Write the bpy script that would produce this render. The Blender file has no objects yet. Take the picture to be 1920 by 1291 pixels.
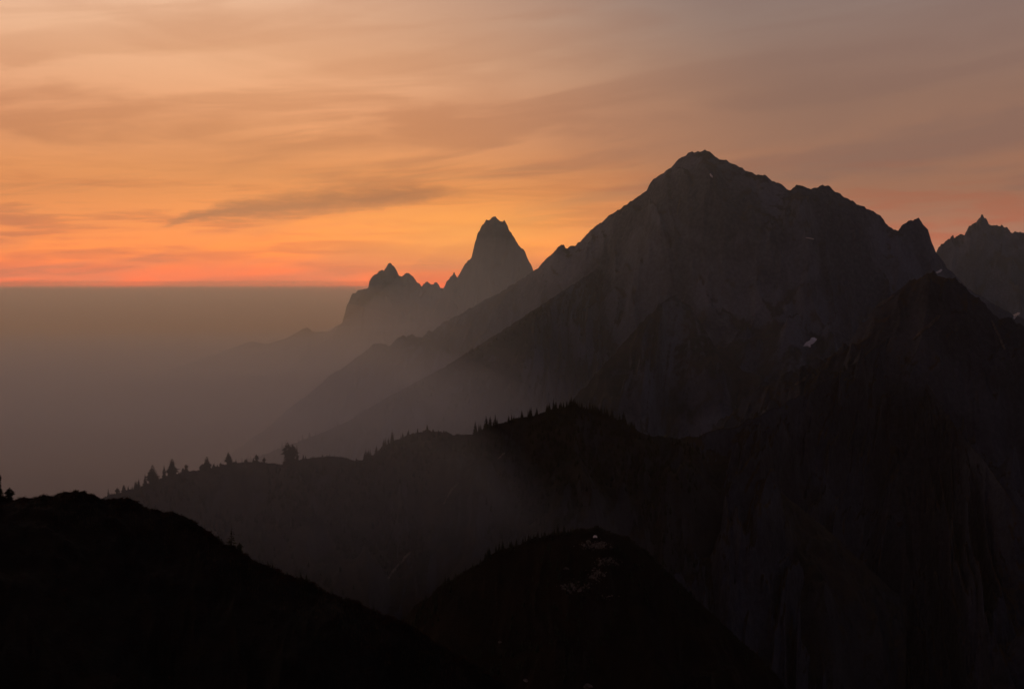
import bpy, math, random
import numpy as np
from mathutils import Vector
from mathutils.bvhtree import BVHTree

random.seed(7)
RNG = np.random.default_rng(7)
SC = bpy.context.scene
COL = SC.collection

# ------------------------------------------------------------------ camera
F = 2400.0                      # focal length in pixels of the 1920 px wide frame
CZ = 1000.0                     # camera stands 1000 m above the valley floor
HORIZON = 533.0
PITCH = math.atan((645.5 - HORIZON) / F)
cam_d = bpy.data.cameras.new('camera')
cam_d.sensor_width = 36.0
cam_d.lens = 36.0 * F / 1920.0
cam_d.clip_start = 0.5
cam_d.clip_end = 300000.0
cam = bpy.data.objects.new('camera', cam_d)
cam.location = (0, 0, CZ)
cam.rotation_euler = (math.pi / 2 - PITCH, 0, 0)
COL.objects.link(cam)
SC.camera = cam

# ------------------------------------------------------------------ render set-up
SC.render.engine = 'CYCLES'
SC.cycles.use_denoising = True
SC.cycles.max_bounces = 8
SC.cycles.volume_bounces = 4
SC.cycles.diffuse_bounces = 2
SC.cycles.sample_clamp_indirect = 4.0
SC.view_settings.view_transform = 'Standard'
SC.view_settings.look = 'None'
SC.view_settings.exposure = 0.0
SC.view_settings.gamma = 1.0
SC.view_settings.use_curve_mapping = False

# ------------------------------------------------------------------ world: dusk sky seen through high smoke
SUN_AZ = math.radians(-11.0)      # clockwise from +Y: low sun, left of the great mountain
SUN_EL = math.radians(4.0)
SUN_DIR = Vector((math.sin(SUN_AZ) * math.cos(SUN_EL), math.cos(SUN_AZ) * math.cos(SUN_EL), math.sin(SUN_EL)))
W = bpy.data.worlds.new('World')
SC.world = W
W.use_nodes = True
WT = W.node_tree
WT.nodes.clear()


class NG:
    """small helper to wire maths nodes"""
    def __init__(s, tree): s.t = tree
    def n(s, kind, **kw):
        o = s.t.nodes.new(kind)
        for k, v in kw.items(): setattr(o, k, v)
        return o
    def put(s, sock, v):
        if isinstance(v, bpy.types.NodeSocket): s.t.links.new(v, sock)
        else: sock.default_value = v
    def m(s, op, a, b=0.0, c=None, clamp=False):
        o = s.n('ShaderNodeMath', operation=op, use_clamp=clamp)
        s.put(o.inputs[0], a); s.put(o.inputs[1], b)
        if c is not None: s.put(o.inputs[2], c)
        return o.outputs[0]
    def ramp(s, fac, stops, interp='LINEAR'):
        o = s.n('ShaderNodeValToRGB')
        o.color_ramp.interpolation = interp
        e = o.color_ramp.elements
        while len(e) < len(stops): e.new(0.5)
        for q, (p, c) in zip(e, stops):
            q.position = p; q.color = (*c, 1)
        s.put(o.inputs[0], fac)
        return o.outputs[0]
    def mix(s, fac, a, b, mode='MIX'):
        o = s.n('ShaderNodeMix', data_type='RGBA', blend_type=mode)
        s.put(o.inputs[0], fac); s.put(o.inputs[6], a); s.put(o.inputs[7], b)
        return o.outputs[2]
    def xyz(s, x, y, z):
        o = s.n('ShaderNodeCombineXYZ')
        for i, v in enumerate((x, y, z)): s.put(o.inputs[i], v)
        return o.outputs[0]
    def noise(s, vec, scale, detail=4, rough=0.55, dist=0.0):
        o = s.n('ShaderNodeTexNoise')
        s.put(o.inputs['Vector'], vec)
        o.inputs['Scale'].default_value = scale
        o.inputs['Detail'].default_value = detail
        o.inputs['Roughness'].default_value = rough
        o.inputs['Distortion'].default_value = dist
        return o.outputs[0]
    def rng(s, v, a, b, c=0.0, d=1.0, smooth=True):
        o = s.n('ShaderNodeMapRange', interpolation_type='SMOOTHSTEP' if smooth else 'LINEAR')
        s.put(o.inputs[0], v)
        for i, q in enumerate((a, b, c, d)): o.inputs[i + 1].default_value = q
        return o.outputs[0]


def lin(r, g, b):
    f = lambda c: (c / 255 / 12.92) if c <= 10.31 else ((c / 255 + 0.055) / 1.055) ** 2.4
    return (f(r), f(g), f(b))


def build_world():
    g = NG(WT)
    tc = g.n('ShaderNodeTexCoord')
    sep = g.n('ShaderNodeSeparateXYZ')
    WT.links.new(tc.outputs['Generated'], sep.inputs[0])
    x, y, z = sep.outputs
    el = g.m('MULTIPLY', g.m('ARCSINE', z), 180 / math.pi)                     # elevation, degrees
    az = g.m('MULTIPLY', g.m('ARCTAN2', x, y), 180 / math.pi)                  # azimuth, degrees right of +Y
    # colour of the sunset side by elevation (0..90 degrees mapped by a square root to spread the low sky)
    t = g.m('SQRT', g.m('DIVIDE', g.m('MAXIMUM', el, 0.0), 90.0))
    e = lambda d: math.sqrt(d / 90.0)
    glow = g.ramp(t, [(0.0, lin(255, 84, 30)), (e(0.6), lin(255, 100, 36)), (e(1.5), lin(255, 130, 44)),
                      (e(3.0), lin(255, 146, 68)), (e(5.0), lin(236, 148, 88)), (e(7.5), lin(230, 158, 116)),
                      (e(10), lin(236, 178, 140)), (e(13), lin(238, 194, 164)), (e(25), lin(190, 158, 142)),
                      (e(50), lin(105, 98, 104)), (1.0, lin(62, 71, 94))])
    away = g.ramp(t, [(0.0, lin(176, 104, 76)), (e(2.5), lin(172, 112, 84)), (e(5.0), lin(164, 114, 90)),
                      (e(8.0), lin(152, 114, 96)), (e(13), lin(142, 124, 118)), (e(25), lin(112, 102, 102)),
                      (e(50), lin(80, 79, 86)), (1.0, lin(62, 71, 94))])
    dusk = g.ramp(t, [(0.0, lin(26, 29, 42)), (e(8), lin(31, 36, 52)), (e(30), lin(42, 50, 72)), (1.0, lin(62, 71, 94))])
    # azimuth falloff from the sunset
    aa = g.m('ABSOLUTE', g.m('SUBTRACT', az, -30.0))
    tilt = g.m('ADD', az, g.m('MULTIPLY', g.m('SUBTRACT', el, 4.0), 0.8))
    right = g.rng(tilt, -6.0, 17.0)
    left = g.rng(az, -40.0, -100.0)
    f1 = g.m('MAXIMUM', right, left)
    f2 = g.rng(aa, 52.0, 130.0)
    c = g.mix(f1, glow, away)
    c = g.mix(f2, c, dusk)
    # smoke and cirrus streaks: noise stretched along the horizon, rising a little to the right
    ez = g.m('SUBTRACT', el, g.m('MULTIPLY', az, 0.10))
    v1 = g.xyz(g.m('MULTIPLY', az, 0.085), g.m('MULTIPLY', ez, 0.62), 3.1)
    n1 = g.noise(v1, 1.0, 5, 0.55, 0.5)
    ez2 = g.m('SUBTRACT', el, g.m('MULTIPLY', az, 0.02))
    v2 = g.xyz(g.m('MULTIPLY', az, 0.2), g.m('MULTIPLY', ez2, 2.3), 8.4)
    n2 = g.noise(v2, 1.0, 6, 0.62, 0.5)
    v3 = g.xyz(g.m('MULTIPLY', az, 0.045), g.m('MULTIPLY', ez, 0.16), 1.7)
    n3 = g.noise(v3, 1.0, 4, 0.5, 0.8)
    low = g.rng(el, 6.5, 2.0)                                                # fine streaks belong to the low sky
    d1 = g.m('MULTIPLY', g.rng(n1, 0.42, 0.62), g.rng(el, 11.0, 5.0, 0.30, 0.78))
    d2 = g.m('MULTIPLY', g.m('MULTIPLY', g.rng(n2, 0.43, 0.64), low), 0.8)
    d3 = g.m('MULTIPLY', g.rng(n3, 0.43, 0.66), 0.42)
    dark = g.mix(0.72, c, g.mix(g.rng(az, -8.0, 14.0), (*lin(172, 104, 74), 1), (*lin(128, 98, 90), 1)))
    c = g.mix(d3, c, dark)
    c = g.mix(d1, c, dark)
    c = g.mix(d2, c, g.mix(0.7, c, (*lin(176, 84, 56), 1)))
    # where the sun went down
    hx = g.m('DIVIDE', g.m('SUBTRACT', az, -1.2), 6.5)
    hy = g.m('DIVIDE', g.m('SUBTRACT', el, 2.4), 1.7)
    hot = g.m('EXPONENT', g.m('MULTIPLY', g.m('ADD', g.m('MULTIPLY', hx, hx), g.m('MULTIPLY', hy, hy)), -1.0))
    c = g.mix(g.m('MULTIPLY', hot, 0.55), c, (*lin(255, 166, 60), 1))
    # the long dark cloud streak over the left sky: a curved tapering band
    # centre line: az -16 .. -3 deg, el 2.4 -> 4.1 deg
    u = g.m('DIVIDE', g.m('ADD', az, 15.4), 14.2)                            # 0 at its left tip, 1 at its right tip
    uc = g.m('MINIMUM', g.m('MAXIMUM', u, 0.0), 1.0)
    cl = g.m('ADD', 2.42, g.m('MULTIPLY', 1.78, g.m('POWER', uc, 0.55)))
    wob = g.noise(g.xyz(g.m('MULTIPLY', az, 0.42), g.m('MULTIPLY', el, 1.6), 5.0), 1.0, 6, 0.68)
    dd = g.m('ABSOLUTE', g.m('ADD', g.m('SUBTRACT', el, cl), g.m('MULTIPLY', g.m('SUBTRACT', wob, 0.5), 1.1)))
    width = g.m('MULTIPLY', 0.5, g.m('ADD', 0.25, g.m('SINE', g.m('MULTIPLY', uc, math.pi))))
    band = g.rng(g.m('DIVIDE', dd, width), 1.35, 0.0)
    ends = g.m('MULTIPLY', g.rng(u, -0.04, 0.10), g.rng(u, 1.04, 0.75))
    streak = g.m('MULTIPLY', g.m('MULTIPLY', band, ends), 0.85)
    c = g.mix(streak, c, (*lin(158, 94, 64), 1))
    # afterglow: the last degrees above the horizon are brightest round the sunset
    gain = g.m('ADD', 1.0, g.m('MULTIPLY', g.m('MULTIPLY', g.rng(el, 4.5, -0.5), g.m('SUBTRACT', 1.0, f2)), 1.1))
    gain = g.m('ADD', gain, g.m('MULTIPLY', hot, 0.12))
    c = g.mix(1.0, c, g.xyz(gain, gain, gain), 'MULTIPLY')
    # clear dusk sky above the smoke, faintly through it
    sky = g.n('ShaderNodeTexSky', sky_type='NISHITA', sun_disc=False)
    sky.sun_elevation = SUN_EL
    sky.sun_rotation = SUN_AZ
    sky.dust_density = 4.0
    bg1 = g.n('ShaderNodeBackground'); bg1.inputs['Strength'].default_value = 0.05
    WT.links.new(sky.outputs[0], bg1.inputs['Color'])
    bg2 = g.n('ShaderNodeBackground'); bg2.inputs['Strength'].default_value = 1.0
    WT.links.new(c, bg2.inputs['Color'])
    ms = g.n('ShaderNodeMixShader'); ms.inputs[0].default_value = 0.94
    out = g.n('ShaderNodeOutputWorld')
    WT.links.new(bg1.outputs[0], ms.inputs[1]); WT.links.new(bg2.outputs[0], ms.inputs[2])
    WT.links.new(ms.outputs[0], out.inputs['Surface'])


build_world()

# ------------------------------------------------------------------ sun, almost down
sun_d = bpy.data.lights.new('sun', 'SUN')
sun_d.energy = 0.6
sun_d.angle = math.radians(3.0)
sun_d.color = (1.0, 0.62, 0.36)
sun = bpy.data.objects.new('sun', sun_d)
sun.rotation_euler = (-SUN_DIR).to_track_quat('-Z', 'Y').to_euler()
sun.location = (0, 0, CZ + 800)
COL.objects.link(sun)

# ------------------------------------------------------------------ haze and smoke densities
HAZE_DENSITY = 0.8e-5
HAZE_ANISO = 0.5
SMOKE_ANISO = 0.3


# ================================================================== numpy noise
def _hash(ix, iy, seed):
    h = (ix.astype(np.int64) * 374761393 + iy.astype(np.int64) * 668265263 + seed * 974711) & 0xFFFFFFFF
    h = ((h ^ (h >> 13)) * 1274126177) & 0xFFFFFFFF
    return (h ^ (h >> 16)) & 0xFFFFFFFF


def perlin(x, y, seed=0):
    x = np.asarray(x, float); y = np.asarray(y, float)
    x0 = np.floor(x); y0 = np.floor(y)
    fx = x - x0; fy = y - y0
    ux = fx * fx * fx * (fx * (fx * 6 - 15) + 10)
    uy = fy * fy * fy * (fy * (fy * 6 - 15) + 10)
    def gd(i, j):
        a = _hash(x0 + i, y0 + j, seed) * (2 * math.pi / 4294967296.0)
        return np.cos(a) * (fx - i) + np.sin(a) * (fy - j)
    a = gd(0, 0) * (1 - ux) + gd(1, 0) * ux
    b = gd(0, 1) * (1 - ux) + gd(1, 1) * ux
    return (a * (1 - uy) + b * uy) * 1.5


def fbm(x, y, octv=4, seed=0, gain=0.5):
    r = 0; a = 1.0; s = 0
    for o in range(octv):
        r = r + a * perlin(x * 2 ** o + 13.7 * o, y * 2 ** o - 7.3 * o, seed + o); s += a; a *= gain
    return r / s


def ridged(x, y, octv=4, seed=0, gain=0.5):
    r = 0; a = 1.0; s = 0; w = 1.0
    for o in range(octv):
        n = 1 - np.abs(perlin(x * 2 ** o + 5.1 * o, y * 2 ** o + 9.2 * o, seed + o)) * 1.6
        n = np.clip(n, 0, 1) ** 2 * w
        w = np.clip(n * 1.6, 0, 1)
        r = r + a * n; s += a; a *= gain
    return r / s


# ================================================================== pixel -> direction
cp, sp = math.cos(PITCH), math.sin(PITCH)


def slope_of(px, py):
    """tangents (x per metre forward, z per metre forward) of a line of sight"""
    a = (np.asarray(px, float) - 960) / F
    b = (645.5 - np.asarray(py, float)) / F
    fy = cp + b * sp
    fz = -sp + b * cp
    return a / fy, fz / fy


# ================================================================== materials
def principled(name):
    m = bpy.data.materials.new(name)
    m.use_nodes = True
    t = m.node_tree
    return m, t, t.nodes['Principled BSDF'], NG(t)


def terrain_material(name, rock, rock2, veg, veg2, scale=1.0, vegslope=(0.55, 0.8), bump=0.6, alpine=False):
    m, t, b, g = principled(name)
    geo = g.n('ShaderNodeNewGeometry')
    sp_ = g.n('ShaderNodeSeparateXYZ'); t.links.new(geo.outputs['Normal'], sp_.inputs[0])
    pos = geo.outputs['Position']
    n1 = g.noise(pos, 0.012 * scale, 6, 0.6)
    n2 = g.noise(pos, 0.09 * scale, 6, 0.62)
    n3 = g.noise(pos, 0.5 * scale, 5, 0.6)
    n0 = g.noise(pos, 0.0045 * scale, 5, 0.55, 0.6)
    r = g.mix(g.m('ADD', g.m('MULTIPLY', g.rng(n2, 0.35, 0.68), 0.4), g.m('MULTIPLY', g.rng(n0, 0.38, 0.62), 0.6)), (*rock, 1), (*rock2, 1))
    v = g.mix(g.rng(n1, 0.38, 0.62), (*veg, 1), (*veg2, 1))
    up = g.m('ADD', sp_.outputs[2], g.m('MULTIPLY', g.m('SUBTRACT', n2, 0.5), 0.7))
    up = g.m('ADD', up, g.m('MULTIPLY', g.m('SUBTRACT', n1, 0.5), 0.6))
    if alpine:                                   # heath takes over below the rock line
        ps = g.n('ShaderNodeSeparateXYZ'); t.links.new(pos, ps.inputs[0])
        up = g.m('ADD', up, g.m('MULTIPLY', g.rng(ps.outputs[2], CZ + 140.0, CZ - 220.0), 0.22))
    f = g.rng(up, vegslope[0], vegslope[1])
    c = g.mix(f, r, v)
    c = g.mix(0.5, c, g.mix(g.rng(n3, 0.3, 0.7), (0.55, 0.55, 0.55, 1), (1, 1, 1, 1)), 'MULTIPLY')
    t.links.new(c, b.inputs['Base Color'])
    b.inputs['Roughness'].default_value = 0.95
    b.inputs['Specular IOR Level'].default_value = 0.08
    bp = g.n('ShaderNodeBump')
    bp.inputs['Strength'].default_value = bump
    bp.inputs['Distance'].default_value = 6.0 / scale
    hh = g.m('ADD', n2, g.m('MULTIPLY', n3, 0.35))
    t.links.new(hh, bp.inputs['Height'])
    t.links.new(bp.outputs[0], b.inputs['Normal'])
    return m


def plain_material(name, c1, c2, scale=0.5, rough=0.9, bump=0.0, spec=0.1):
    m, t, b, g = principled(name)
    tc = g.n('ShaderNodeTexCoord')
    n = g.noise(tc.outputs['Object'], scale, 5, 0.6)
    c = g.mix(g.rng(n, 0.35, 0.65), (*c1, 1), (*c2, 1))
    t.links.new(c, b.inputs['Base Color'])
    b.inputs['Roughness'].default_value = rough
    b.inputs['Specular IOR Level'].default_value = spec
    if bump:
        bp = g.n('ShaderNodeBump'); bp.inputs['Strength'].default_value = bump
        bp.inputs['Distance'].default_value = 0.3
        t.links.new(n, bp.inputs['Height']); t.links.new(bp.outputs[0], b.inputs['Normal'])
    return m


MAT = {}
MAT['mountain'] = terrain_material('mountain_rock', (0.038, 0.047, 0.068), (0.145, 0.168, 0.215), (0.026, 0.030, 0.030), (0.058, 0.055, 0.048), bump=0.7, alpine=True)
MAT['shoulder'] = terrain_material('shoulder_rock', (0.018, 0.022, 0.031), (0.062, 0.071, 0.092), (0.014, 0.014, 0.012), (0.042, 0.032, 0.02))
MAT['meadow'] = terrain_material('meadow_ground', (0.017, 0.018, 0.022), (0.034, 0.035, 0.040), (0.011, 0.011, 0.010), (0.028, 0.023, 0.016), 1.6, (0.4, 0.7))
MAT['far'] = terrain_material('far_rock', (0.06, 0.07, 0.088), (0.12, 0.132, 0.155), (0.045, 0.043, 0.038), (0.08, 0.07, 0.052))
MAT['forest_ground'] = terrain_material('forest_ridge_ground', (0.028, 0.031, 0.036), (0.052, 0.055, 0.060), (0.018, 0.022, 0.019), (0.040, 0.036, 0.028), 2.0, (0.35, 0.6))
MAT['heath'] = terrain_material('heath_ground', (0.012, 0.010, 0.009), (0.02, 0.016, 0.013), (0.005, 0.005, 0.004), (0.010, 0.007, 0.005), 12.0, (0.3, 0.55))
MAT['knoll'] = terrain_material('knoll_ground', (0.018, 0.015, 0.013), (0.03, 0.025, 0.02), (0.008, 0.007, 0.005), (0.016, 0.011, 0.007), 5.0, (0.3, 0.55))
MAT['ground'] = terrain_material('valley_ground', (0.05, 0.05, 0.04), (0.07, 0.065, 0.05), (0.02, 0.028, 0.014), (0.035, 0.035, 0.018), 0.6)
MAT['needles'] = plain_material('conifer_needles', (0.012, 0.017, 0.011), (0.026, 0.032, 0.02), 1.2)
MAT['bark'] = plain_material('conifer_bark', (0.04, 0.03, 0.022), (0.08, 0.065, 0.05), 3.0, bump=0.4)
MAT['shrub'] = plain_material('heath_shrub_leaves', (0.008, 0.009, 0.005), (0.03, 0.009, 0.005), 0.25)
MAT['grass'] = plain_material('dry_grass', (0.05, 0.035, 0.015), (0.09, 0.06, 0.03), 0.8)
MAT['snow'] = plain_material('old_snow', (0.62, 0.60, 0.60), (0.8, 0.78, 0.78), 0.08, rough=0.7, bump=0.2)
MAT['scree'] = plain_material('pale_scree', (0.06, 0.055, 0.048), (0.15, 0.135, 0.115), 0.05, bump=0.5)
MAT['granite'] = plain_material('pale_granite', (0.05, 0.044, 0.038), (0.16, 0.14, 0.12), 0.7, bump=0.5)
MAT['tent'] = plain_material('tent_fabric', (0.75, 0.72, 0.68), (0.82, 0.8, 0.76), 0.5, rough=0.6)
MAT['tent_dark'] = plain_material('tent_mesh_door', (0.1, 0.1, 0.1), (0.16, 0.15, 0.14), 0.5)
MAT['pole'] = plain_material('tent_pole', (0.3, 0.3, 0.3), (0.4, 0.4, 0.4), 0.5, rough=0.4)


# ================================================================== mesh helpers
def mesh_obj(name, verts, faces, mat, parent=None, smooth=False):
    me = bpy.data.meshes.new(name)
    verts = np.asarray(verts, np.float32)
    faces = np.asarray(faces, np.int32)
    k = faces.shape[1]
    me.vertices.add(len(verts)); me.vertices.foreach_set('co', verts.ravel())
    me.loops.add(faces.size); me.loops.foreach_set('vertex_index', faces.ravel())
    me.polygons.add(len(faces))
    me.polygons.foreach_set('loop_start', np.arange(0, faces.size, k, dtype=np.int32))
    me.polygons.foreach_set('loop_total', np.full(len(faces), k, np.int32))
    if smooth: me.polygons.foreach_set('use_smooth', np.ones(len(faces), bool))
    me.update(calc_edges=True)
    me.materials.append(mat)
    o = bpy.data.objects.new(name, me)
    COL.objects.link(o)
    if parent: o.parent = parent
    return o


def grid_faces(nr, nc):
    i = np.arange(nr - 1)[:, None] * nc + np.arange(nc - 1)[None, :]
    i = i.ravel()
    return np.stack([i, i + 1, i + nc + 1, i + nc], 1)


def tag(o, label=None, cat=None, group=None, kind=None):
    if label: o['label'] = label
    if cat: o['category'] = cat
    if group: o['group'] = group
    if kind: o['kind'] = kind
    return o


def blur(a, s):
    if s < 0.3: return a
    r = int(3 * s) + 1
    k = np.exp(-0.5 * (np.arange(-r, r + 1) / s) ** 2); k /= k.sum()
    return np.convolve(np.pad(a, r, mode='reflect', reflect_type='odd') if len(a) > r else np.pad(a, r, mode='edge'), k, mode='valid')


class Ridge:
    """A mountain or ridge: a crest line in space whose flanks fall to the front and the back, cut by gullies."""
    def __init__(s, name, crest, mat, front, back, fslope, bslope, concave=0.25, step=1.6, rows=220, brows=40,
                 rough=1.2, rough_wl=9.0, big=(0, 400), mid=(0, 130), small=(0, 35), fine=(0, 9), fan=0.0, fan0=None, seed=1, ramp=90.0,
                 label=None, floor=20.0, pw=1.7, anis=1.7, blurk=0.3, vis=None):
        s.name = name
        c = np.array(crest, float)
        px = np.arange(c[0, 0], c[-1, 0] + step, step)
        py = np.interp(px, c[:, 0], c[:, 1])
        Y = blur(np.interp(px, c[:, 0], c[:, 2]), 12)
        py = py + rough * (fbm(px / rough_wl, px * 0 + seed * 3.3, 4, seed, 0.6))
        tx, tz = slope_of(px, py)
        X = tx * Y
        Z = tz * Y
        # horizontal unit direction from the camera through each column
        L = np.hypot(tx, 1.0)
        ux, uy = tx / L, 1.0 / L
        dcol = np.mean(np.hypot(np.diff(X), np.diff(Y)))
        t = np.linspace(0, 1, rows)
        if vis:
            k_ = int(rows * 0.86)
            sf = np.concatenate([vis * np.linspace(0, 1, k_) ** 1.25, np.linspace(vis, front, rows - k_ + 1)[1:]])
        else:
            sf = front * t ** pw
        tb = np.linspace(0, 1, brows)[1:]
        sb = -back * tb ** 1.8
        ss = np.concatenate([sb[::-1], sf])
        nr, nc = len(ss), len(px)
        # crest profile, ever smoother with distance from the crest
        levels = [0, 2, 4, 8, 16, 32, 64, 128, 256]
        lv = np.stack([blur(Z, l) for l in levels])
        sig = blurk * np.abs(ss) / dcol
        li = np.interp(sig, levels, np.arange(len(levels)))
        li = np.minimum(li, len(levels) - 1.001)
        i0 = li.astype(int); fr = (li - i0)[:, None]
        Zs = lv[i0] * (1 - fr) + lv[i0 + 1] * fr
        S = ss[:, None]
        A = np.abs(S)
        drop = np.where(S >= 0, fslope * A * (1 - concave * A / front), bslope * A)
        PX = X[None, :] - S * ux[None, :]
        PY = Y[None, :] - S * uy[None, :]
        arc = np.concatenate([[0], np.cumsum(np.hypot(np.diff(X), np.diff(Y)))])
        if fan0 is None: cc = arc[np.argmax(Z)]
        else: cc = np.interp(fan0, px, arc)
        # gullies follow the fall line: they fan away from the summit
        U = (arc[None, :] - cc) / (1 + fan * A / front)
        U = U + big[1] * (0.45 * fbm(PX / big[1] / 1.6, PY / big[1] / 1.6, 4, seed + 50))
        Sw = S + big[1] * (0.5 * fbm(PX / big[1] / 1.3 + 7, PY / big[1] / 1.3, 4, seed + 60))
        rmp = np.clip(A / ramp, 0, 1) ** 0.8
        n = 0
        for k, (amp, wl) in enumerate((big, mid, small, fine)):
            if not amp: continue
            rr = np.clip(A / (ramp * (1.6, 1.0, 0.5, 0.2)[k]), 0, 1)
            a_ = U / wl; b_ = Sw / (wl * anis)
            if k >= 2:
                a_ = a_ + 0.5 * fbm(PX / wl * 0.7, PY / wl * 0.7, 2, seed + 77)
            if k == 3:
                q = fbm(PX / wl, PY / wl, 3, seed + 9)
            else:
                q = 0.75 * (ridged(a_, b_, 3, seed + 10 * k) - 0.45) + 0.5 * fbm(PX / wl / 1.3, PY / wl / 1.3, 3, seed + 31 * k)
            n = n + amp * q * rr
        z = Zs - drop + n
        z = np.maximum(z + CZ, floor + 6 * fbm(PX / 200, PY / 200, 2, 3))
        s.px, s.ss, s.z, s.PX, s.PY = px, ss, z, PX, PY
        s.ux, s.uy = ux, uy
        V = np.stack([PX, PY, z], -1).reshape(-1, 3)
        s.obj = mesh_obj(name, V, grid_faces(nr, nc)[:, ::-1], mat, smooth=False)
        tag(s.obj, label, None, None, 'structure')
        s.nb = brows - 1

    def at(s, px, d):
        """ground point below column px, d metres in front of the crest (negative: behind)"""
        j = np.interp(px, s.px, np.arange(len(s.px)))
        i = np.interp(d, s.ss, np.arange(len(s.ss)))
        i0 = min(int(i), len(s.ss) - 2); j0 = min(int(j), len(s.px) - 2)
        a, b = i - i0, j - j0
        def L(M):
            return (M[i0, j0] * (1 - a) * (1 - b) + M[i0 + 1, j0] * a * (1 - b) + M[i0, j0 + 1] * (1 - a) * b + M[i0 + 1, j0 + 1] * a * b)
        return np.array([L(s.PX), L(s.PY), L(s.z)])

    def bvh(s):
        if not hasattr(s, '_b'):
            me = s.obj.data
            s._b = BVHTree.FromPolygons([v.co for v in me.vertices], [p.vertices for p in me.polygons])
        return s._b

    def hit(s, px, py):
        tx, tz = slope_of(px, py)
        h = s.bvh().ray_cast(Vector((0, 0, CZ)), Vector((float(tx), 1.0, float(tz))).normalized())
        return h


# ================================================================== the setting
# valley floor out to the horizon
gx = np.concatenate([-np.geomspace(42000, 200, 46), [0], np.geomspace(200, 42000, 46)])
gy = np.concatenate([[-42000, -30000, -12000, -5000, -2000, -800, 0], np.geomspace(300, 42000, 90)])
GX, GY = np.meshgrid(gx, gy)
GZ = 0 + 30 * fbm(GX / 2600, GY / 2600, 4, 5)
V = np.stack([GX, GY, GZ], -1).reshape(-1, 3)
ground = tag(mesh_obj('ground', V, grid_faces(len(gy), len(gx)), MAT['ground'], smooth=True), 'forested valley floor under the smoke', kind='structure')

R = {}
# faint far ridge on the left
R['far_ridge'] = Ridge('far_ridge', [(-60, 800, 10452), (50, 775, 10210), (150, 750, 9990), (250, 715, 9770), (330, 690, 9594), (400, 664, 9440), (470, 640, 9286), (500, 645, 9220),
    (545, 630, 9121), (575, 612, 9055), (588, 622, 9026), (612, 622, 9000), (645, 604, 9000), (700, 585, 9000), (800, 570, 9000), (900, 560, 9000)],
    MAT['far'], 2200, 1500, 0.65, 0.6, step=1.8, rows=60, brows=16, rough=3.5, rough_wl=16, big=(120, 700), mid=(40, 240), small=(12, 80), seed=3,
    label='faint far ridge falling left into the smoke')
# jagged cluster of peaks
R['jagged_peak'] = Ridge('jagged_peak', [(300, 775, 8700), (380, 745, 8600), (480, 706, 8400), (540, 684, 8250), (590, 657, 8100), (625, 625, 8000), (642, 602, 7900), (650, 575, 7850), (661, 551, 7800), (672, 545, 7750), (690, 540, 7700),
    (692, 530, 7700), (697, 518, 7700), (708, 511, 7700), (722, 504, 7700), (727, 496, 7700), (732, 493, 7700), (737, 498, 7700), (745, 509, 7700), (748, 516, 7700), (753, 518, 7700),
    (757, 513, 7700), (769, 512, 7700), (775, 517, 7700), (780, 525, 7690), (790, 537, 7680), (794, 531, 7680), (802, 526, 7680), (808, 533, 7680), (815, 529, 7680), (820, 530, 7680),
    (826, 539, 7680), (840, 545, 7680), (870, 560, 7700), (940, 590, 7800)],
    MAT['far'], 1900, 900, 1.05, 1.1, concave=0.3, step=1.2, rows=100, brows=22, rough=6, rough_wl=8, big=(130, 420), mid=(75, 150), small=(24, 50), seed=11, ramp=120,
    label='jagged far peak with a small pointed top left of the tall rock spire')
# tall spire
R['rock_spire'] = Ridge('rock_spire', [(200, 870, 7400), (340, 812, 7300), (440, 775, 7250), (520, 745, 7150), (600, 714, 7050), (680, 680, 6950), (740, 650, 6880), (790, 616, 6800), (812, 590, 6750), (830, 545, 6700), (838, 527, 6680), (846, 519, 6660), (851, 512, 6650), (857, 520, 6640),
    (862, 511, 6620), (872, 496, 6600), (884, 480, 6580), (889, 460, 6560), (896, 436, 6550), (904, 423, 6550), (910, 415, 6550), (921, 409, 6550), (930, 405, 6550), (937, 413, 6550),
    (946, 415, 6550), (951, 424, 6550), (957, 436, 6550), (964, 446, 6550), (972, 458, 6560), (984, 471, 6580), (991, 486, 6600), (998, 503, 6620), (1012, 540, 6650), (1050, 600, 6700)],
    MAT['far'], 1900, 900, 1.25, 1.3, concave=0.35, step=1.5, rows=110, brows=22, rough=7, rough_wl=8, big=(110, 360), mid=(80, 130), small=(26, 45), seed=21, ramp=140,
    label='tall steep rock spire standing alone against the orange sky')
# far right peak
R['right_peak'] = Ridge('right_peak', [(1640, 560, 5600), (1700, 520, 5600), (1740, 492, 5600), (1757, 472, 5600), (1766, 458, 5600), (1775, 450, 5600), (1785, 446, 5600), (1787, 441, 5600), (1789, 447, 5600),
    (1799, 437, 5600), (1808, 439, 5600), (1818, 424, 5600), (1833, 412, 5600), (1843, 403, 5600), (1849, 409, 5600), (1854, 417, 5600), (1870, 422, 5600), (1884, 424, 5600), (1893, 431, 5600),
    (1910, 437, 5600), (1925, 434, 5600), (1960, 450, 5600), (2040, 470, 5500)],
    MAT['mountain'], 2600, 900, 0.95, 1.0, concave=0.3, step=1.2, rows=110, brows=20, rough=8, rough_wl=9, big=(200, 420), mid=(90, 160), small=(20, 55), seed=31, ramp=120, anis=2.4,
    label='distant pointed peak at the right edge of the range')
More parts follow.
